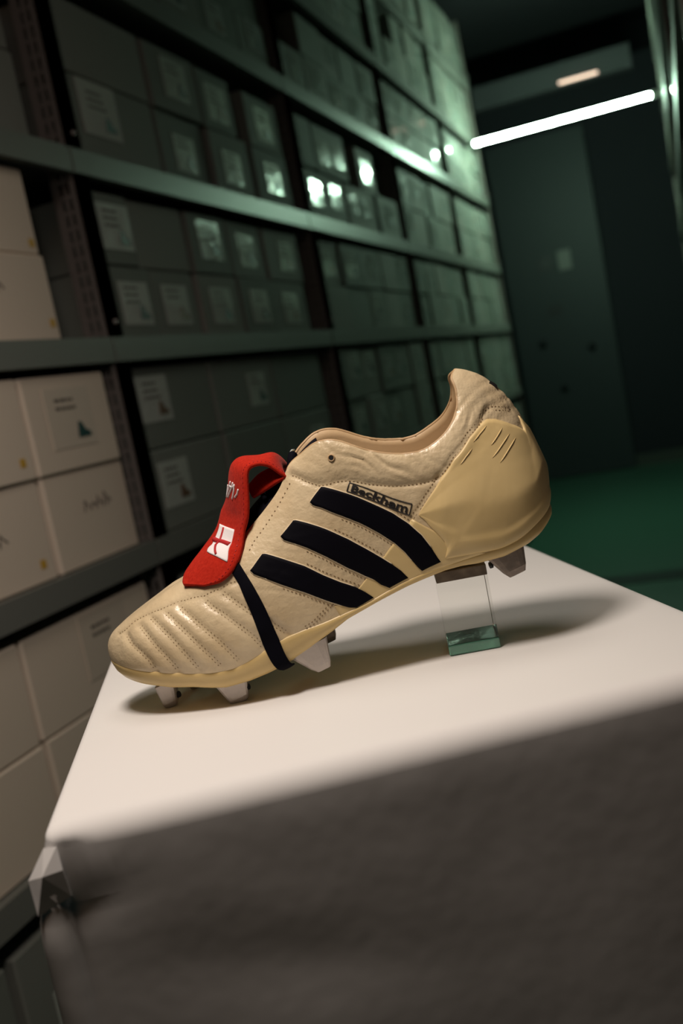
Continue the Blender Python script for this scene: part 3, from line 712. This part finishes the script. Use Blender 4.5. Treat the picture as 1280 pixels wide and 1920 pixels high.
for B, G, N, fl in SIDES:
    for k in range(1, 8):
        for s_ in (-1.0, 1.0): stitches(ST['quilt%d' % k], G, N, fl, 2.6, s_, .8, .5)
    stitches(ST['toe_seam'], G, N, fl, 2.4, .9, .9, .45); stitches(ST['heel_seam'], G, N, fl, 2.3, 1.1, 1.0, .45); stitches(ST['heel_seam'], G, N, fl, 2.3, -1.3, 1.0, .45)
    stitches(ST['eyestay'], G, N, fl, 3.2, 2.4 if not fl else -2.4, .8, .6)
    stitches(ST['collar_seam'], G, N, fl, 2.4, 0, 1.0, .4)
    stitches(ST['low_seam'], G, N, fl, 2.4, .9, 1.0, .4); stitches(ST['low_seam'], G, N, fl, 2.4, -.9, 1.0, .4)
    for k in (1, 2, 3):
        stitches(ST['stripe%d_bot' % k][3:], G, N, fl, 2.6, 2.0 if fl else -2.0, 1.1, .4)
        stitches(ST['stripe%d_top' % k][3:], G, N, fl, 2.6, -2.0 if fl else 2.0, 1.1, .4)
o = sm_.build('stitching', M_THREAD, boot); o['kind'] = 'stuff'

# moulded ribs in the heel counter
from mathutils.bvhtree import BVHTree
CT = [BVHTree.FromPolygons([v.co[:] for v in o.data.vertices], [p.vertices[:] for p in o.data.polygons]) for o in boot.children if o.name.startswith('heel_counter')]
def on_counter(p, n, fl):
    a = Vector(loc(p+n*9)); b = Vector(loc(p)); h = CT[1 if fl else 0].ray_cast(a, (b-a).normalized(), .02)[0]
    w_ = h if h else b; c, s = math.cos(TILT), math.sin(TILT)
    return np.array((w_.x*c+w_.z*s, w_.y, w_.z*c-w_.x*s))*1000+n*.05
for k in range(1, 6):
    for B, G, N, fl in SIDES:
        st = resample(ST['rib%d' % k], 9); P = np.array([on_counter(at(G, q), at(N, q), fl) for q in st])
        MB().tube(loc(P), np.array([.0001, .0003, .0004, .0004, .0004, .0004, .0004, .0003, .0001]), 6).build('moulded_rib', M_RUBBER, boot, True)

# name printed in a thin frame above the first stripe
def quad_map(Q, u, v):                            # u along, v from the top line down
    Q = np.asarray(Q, float); return (Q[0]*(1-u)+Q[1]*u)*(1-v)+(Q[3]*(1-u)+Q[2]*u)*v
def on_quad(me, Q, G, N, box, lift=.25):
    x0, x1, y0, y1 = box
    for v in me.vertices:
        st = quad_map(Q, (v.co.x-x0)/(x1-x0), 1-(v.co.y-y0)/(y1-y0))
        p = at(G, st)+at(N, st)*(lift+v.co.z*1000)
        v.co = Vector(loc(p))
me = text_mesh('Beckham', .012, M_INK, 'lettering', .0001, .00030)
xs = [v.co.x for v in me.vertices]; ys = [v.co.y for v in me.vertices]
bm = bmesh.new(); bm.from_mesh(me); bmesh.ops.triangulate(bm, faces=bm.faces[:]); bm.to_mesh(me); bm.free()
wd_ = max(xs)-min(xs); ht = max(ys)-min(ys)
on_quad(me, ST['name_quad'], G1, N1, (min(xs)-.07*wd_, max(xs)+.05*wd_, min(ys)-.16*ht, max(ys)+.14*ht), .35)
nm = link(bpy.data.objects.new('lettering', me), boot); nm['label'] = 'black printed name in a thin black frame'
fr = MB()
Qn = ST['name_quad']
for (u0, v0, u1, v1) in ((0, 0, 1, 0), (1, 0, 1, 1), (1, 1, 0, 1), (0, 1, 0, 0)):
    P = np.array([at(G1, quad_map(Qn, u0+(u1-u0)*q, v0+(v1-v0)*q))+at(N1, quad_map(Qn, u0+(u1-u0)*q, v0+(v1-v0)*q))*.2 for q in np.linspace(0, 1, 14)])
    fr.tube(loc(P), .00036, 6)
fr.build('lettering_frame', M_INK, nm)

# eyelet
st = np.array(ST['eyelet'][0]); p = at(G1, st)+at(N1, st)*.3; n_ = at(N1, st); n_ /= np.linalg.norm(n_); u_ = np.cross(n_, (0, 0, 1.)); u_ /= np.linalg.norm(u_); v_ = np.cross(n_, u_)
ring = [p+1.9*(u_*math.cos(a)+v_*math.sin(a)) for a in np.linspace(0, 2*math.pi, 17)]
ey = MB().tube(loc(np.array(ring)), .0004, 6, False).build('eyelet', M_PIPING, boot, True)
MB().tube(loc(np.array([p-n_*.4, p+n_*.15])), .0014, 12).build('eyelet_hole', M_HOLE, ey)

# collar piping and lining
for B, G, N, fl in SIDES:
    s0 = 128
    P = G[s0:, -1]-N[s0:, -1]*1.2; MB().tube(loc(P), .0011, 10).build('collar_piping', M_PIPING, boot, True)
    jj = list(range(60, 14, -3)); rows = []
    for i in range(s0, 251, 2):
        row = [B[i, 60]-N[i, 60]*1.0]
        for j in jj:
            k = (60-j)/46; row.append(B[i, j]-N[i, j]*(2.5+3*min(1, k*4)))
        rows.append(row)
    MB().grid(loc(np.array(rows)), not fl).build('collar_lining', M_LINING, boot, True)
# insole seen down inside
ins = np.array([[B1[i, 14]+(B2[i, 14]-B1[i, 14])*v for v in np.linspace(.06, .94, 7)] for i in range(70, 245, 6)])
MB().grid(loc(ins)).build('insole', M_LINING, boot, True)

# tongue closing the throat, with laces over it
tg = []
for i in range(74, 150, 2):
    a, b = G1[i, -1]-N1[i, -1]*1.5, G2[i, -1]-N2[i, -1]*1.5
    tg.append([a+(b-a)*v+np.array((0, 0, (2.5+9.5*max(0, 1-((i-104)/20)**2)-(0 if i < 125 else .12*(i-125)**1.2))*max(0, math.sin(math.pi*v))**.7-2.2)) for v in np.linspace(-.04, 1.04, 17)])
MB().grid(loc(np.array(tg))).build('tongue', M_TONGUE, boot, True)
for i in (88, 100, 112, 123):
    a, b = G1[i, -1]+N1[i, -1]*.3, G2[i-4, -1]+N2[i-4, -1]*.3
    P = np.array([a+(b-a)*v+np.array((0, 0, (3.2+9.5*max(0, 1-((i-104)/20)**2))*max(0, math.sin(math.pi*v))**.7-1.2)) for v in np.linspace(.10, .95, 9)])
    MB().tube(loc(P), .0017, 8).build('lace', M_ELASTIC, boot, True)

# sole: rubber wall from the feather edge down to the bottom
ZB = [(-62, 50), (-50, 39), (-38, 31.5), (-25, 24.5), (-11, 19), (-2, 14.5), (7, 10.5), (21, 8), (34, 7), (48, 7), (64, 9), (81, 12), (93, 14.5), (112, 15.5), (135, 15.5), (160, 14), (170, 12), (179, 9), (195, 5.5), (211, 5), (219, 6), (228, 10), (240, 15)]
zbx, zby = zip(*ZB)
sole = MB()
for B, G, N, fl in SIDES:
    E_ = B[:, 0].copy(); t_ = np.gradient(E_[:, :2], axis=0); t_ /= np.linalg.norm(t_, axis=1, keepdims=True)+1e-9
    nr = np.stack([t_[:, 1], -t_[:, 0]], 1)
    if nr[125, 1]*E_[125, 1] < 0: nr = -nr
    nr[0] = (-1, 0); nr[-1] = (1, 0)
    def ring(off, z):
        q = E_.copy(); q[:, :2] += nr*off; q[:, 2] = z; return q
    lowp = ring(-7, 0); zb = np.interp(lowp[:, 0], zbx, zby); zb = np.minimum(zb, E_[:, 2]-1.5)
    dz = E_[:, 2]-zb
    lipk = (1-.9*np.clip((np.linspace(0, 1, len(E_))-.6)*9, 0, 1))[:, None]
    rows = [ring(-3, E_[:, 2]+2.2), ring(.1*lipk, E_[:, 2]+1.6*lipk[:, 0]), ring(.8*lipk, E_[:, 2]+.9*lipk[:, 0]), ring(1.0*lipk, E_[:, 2]-.1*dz), ring(.6*lipk, E_[:, 2]-.45*dz), ring(-1.2, E_[:, 2]-.78*dz), ring(-4, zb+.08*dz), ring(-7, zb)]
    c = lowp.copy(); c[:, 1] *= .5; c[:, 2] = zb-.8; rows.append(c)
    c = lowp.copy(); c[:, 1] = 0; c[:, 2] = zb-1; rows.append(c)
    sole.grid(loc(np.array(rows)), not fl)
sole.build('midsole', M_PLATE, boot, True)

# studs: tapered blades and toe studs, each with its socket
def stud(top, bot, ty, by, zt, zb_, y, m=M_STUD, hole=None, k=14):
    """top / bot: (x0, x1) in mm, ty / by thickness"""
    V = []; n = 5
    for q in range(n+1):
        f = q/n; x0 = top[0]+(bot[0]-top[0])*f; x1 = top[1]+(bot[1]-top[1])*f; th_ = ty+(by-ty)*f; z = zt+(zb_-zt)*f
        e = 0 if q < n else .8
        for a in range(k):
            an = 2*math.pi*a/k; ca, sa = math.cos(an), math.sin(an)
            sx = math.copysign(abs(ca)**.45, ca); sy = math.copysign(abs(sa)**.45, sa)
            V.append(((x0+x1)/2+sx*((x1-x0)/2-e), y+sy*(th_/2-e), z+(0 if q < n else 0)))
    Fc = [(i*k+a, (i+1)*k+a, (i+1)*k+(a+1) % k, i*k+(a+1) % k) for i in range(n) for a in range(k)]+[tuple(range(k)), tuple(n*k+a for a in range(k-1, -1, -1))]
    s = obj('stud', loc(np.array(V)), Fc, m, boot)
    b_ = MB().tube(loc(np.array([((top[0]+top[1])/2, y, zt+1.5), ((top[0]+top[1])/2, y, zt+.2), ((top[0]+top[1])/2, y, zt-.8)])), [.0058, .0056, .005], 18).build('stud_base', M_PLATE, s, True)
    if hole:
        hx, hz = hole; MB().tube(loc(np.array([(hx-2.4, y-.5, hz), (hx-.7, y-1.1, hz-.1)])), .0021, 10).build('socket', M_HOLE, s)
    return s
stud((-41, -26), (-42, -32.5), 13, 8, 27, 10.9, -15, M_STUD, (-28.5, 16))
stud((-30, -17), (-32, -24), 12, 7.5, 23, 8.2, 18, M_STUD)
stud((-1, 21), (2.5, 14.5), 10, 7, 13, -2.6, -31, M_STUD, (18.3, 4))
stud((0, 20), (3, 14), 9, 6.5, 13, -2.6, 32, M_STUD)
stud((48, 76), (60, 70.5), 9, 6, 11, -7, -33, M_STUD)
stud((50, 76), (60, 71), 9, 6, 9, -7, 30, M_STUDBASE)
hs_ = stud((184, 211), (192, 204.6), 9, 6, 10, -9.4, -21, M_STUDBASE, (187.5, 3))
stud((180, 208), (188, 201), 9, 6, 10, -6, 21, M_STUDBASE)

# black elastic strap running from under the flap to the sole
sl = [at(G1, np.array(p))+at(N1, np.array(p))*1.3 for p in ST['strap_l'][:7]]+[np.array((40.6, -45.6, 14.5)), np.array((41.5, -44.2, 8.2)), np.array((43, -38, 4.5))]
sr = [at(G1, np.array(p))+at(N1, np.array(p))*1.3 for p in ST['strap_r'][:7]]+[np.array((50.4, -44.9, 17.5)), np.array((50.2, -44.6, 11.8)), np.array((50.4, -42.8, 7.0)), np.array((51, -37, 4.6))]
sl, sr = catmull(sl, 8), catmull(sr, 8); sl, sr = resample(sl, 70), resample(sr, 70)
nn_ = np.cross(np.gradient(sl, axis=0), sr-sl); nn_ /= np.linalg.norm(nn_, axis=1, keepdims=True)
if nn_[30, 1] > 0: nn_ = -nn_
def strap_row(q):
    p = sl+(sr-sl)*q; bulge = .35*math.sin(math.pi*q); return p+nn_*bulge
cols = [strap_row(q) for q in np.linspace(0, 1, 9)]
cols = [sl-nn_*.9]+cols+[sr-nn_*.9]
for flip in (False, True):
    if flip: cc = [c*np.array((1, -1.03, 1)) for c in cols]
    else: cc = cols
    MB().grid(loc(np.array(cc)), not flip).build('strap', M_ELASTIC, boot, True)

# red felt flap folded over the laces
Fg = flap_lifted(B1, N1, B2, N2)
Fn = grid_normals(Fg)
cen = Fg.mean(axis=(0, 1)); Fn = Fn*(1 if (Fn[45, 9]@np.array((-1, 0, .3))) > 0 else -1)
inner = Fg-Fn*2.0
fl_ = MB(); n, m = Fg.shape[:2]
V = np.concatenate([Fg.reshape(-1, 3), inner.reshape(-1, 3)]); Fc = []
for i in range(n-1):
    for j in range(m-1):
        a = i*m+j; Fc.append((a, a+m, a+m+1, a+1)); Fc.append((a+n*m, a+1+n*m, a+m+1+n*m, a+m+n*m))
ed = [(i*m, (i+1)*m) for i in range(n-1)]+[((i+1)*m+m-1, i*m+m-1) for i in range(n-1)]+[(j+1, j) for j in range(m-1)]+[((n-1)*m+j, (n-1)*m+j+1) for j in range(m-1)]
for a, b in ed: Fc.append((a, b, b+n*m, a+n*m))
flap = obj('tongue_flap', loc(V), Fc, M_FELT, boot, True); flap['label'] = 'red felt flap with white flag patch and white embroidery'
bm = bmesh.new(); bm.from_mesh(flap.data); bmesh.ops.recalc_face_normals(bm, faces=bm.faces[:]); bm.to_mesh(flap.data); bm.free()
fq = FO['flag']
MB().grid(loc(patch(Fg, Fn, [fq[0], fq[1]], [fq[3], fq[2]], 24, 16, .55, .5))).build('flag_patch', M_WHITE, flap, True)
def cord(L, r, lift, name, m_, fat=1.0):
    st_ = resample(L, 16); P = at(Fg, st_)+at(Fn, st_)*lift
    return MB().tube(loc(P), r, 8).build(name, m_, flap, True)
c_ = cord(FO['flag_v'], .0008, .6, 'flag_cross', M_REDTHREAD)
cord(FO['flag_h'], .0017, .3, 'flag_cross', M_REDTHREAD)
for k in range(1, 7): cord(FO['w%d' % k], .00060, .2, 'embroidered_stroke', M_WHITE)
# stitched hem along the near edge of the flap
hem = MB()
for i in range(20, n-3, 2):
    p = Fg[i, 1]+Fn[i, 1]*.15; q = Fg[min(i+1, n-1), 1]+Fn[i, 1]*.15; hem.tube(loc(np.array([p, p*.4+q*.6])), .00035, 5)
o = hem.build('hem_stitching', M_REDTHREAD, flap); o['kind'] = 'stuff'

# clear tag loop and black loop between flap and collar
P = catmull([(98, -14, 108), (101, -10, 113), (104, -4, 119), (105.5, 4, 121.5), (106.5, 12, 121)], 6); MB().tube(loc(P), .0006, 8).build('tag_loop', M_TAG, boot, True)
MB().tube(loc(np.array([(96.5, -18.5, 108), (98.5, -15, 109.5), (100, -12, 112)])), [.0012, .0022, .0010], 8).build('tag_knot', M_TAG, boot, True)
P = [(101, -8, 111), (104, -6, 116), (106, -2, 119)]; MB().tube(loc(catmull(P, 6)), .0030, 10).build('black_loop', M_ELASTIC, boot, True)
# black mark at the back of the heel tab
st = np.array([(.985, ST['heel_mark'][0][1]), (.985, ST['heel_mark'][1][1])]); 
MB().grid(loc(patch(G1, N1, [(.989, st[0][1]), (1., st[0][1])], [(.989, st[1][1]), (1., st[1][1])], 6, 6, .5, .4))).build('heel_mark', M_INK, boot)

# ------------------------------------------------------------------ clear block under the heel
gp = tab(.1362, .6155)
blk = thing('glass_block', 'small clear glass block with green refraction in its base, propping up the boot heel', 'block', gp, T_ANG-R(9.9))
gw, gd, gh, ft = .0322, .032, .0478, .0068
bevel_box('clear_body', (gw, gd, gh-ft), M_GLASS, .0004, 1, blk, (0, 0, ft+(gh-ft)/2))
bevel_box('refraction_band', (gw+.0004, gd+.0004, ft), M_REFRACTION, .0009, 2, blk, (0, 0, ft/2+.0003))  # green slab standing in for the refraction at the block's base
bevel_box('sole_reflection', (gw, gd, .0068), mat('brown_sole_reflection', (.11, .085, .062), .6, bump=[(200, .4, (.2, 1, 1))], var=(120, (.20, .16, .12), .4, .7)), .0004, 1, blk, (0, 0, gh+.0034))  # brown slab imitating the sole's reflection in the block's top face
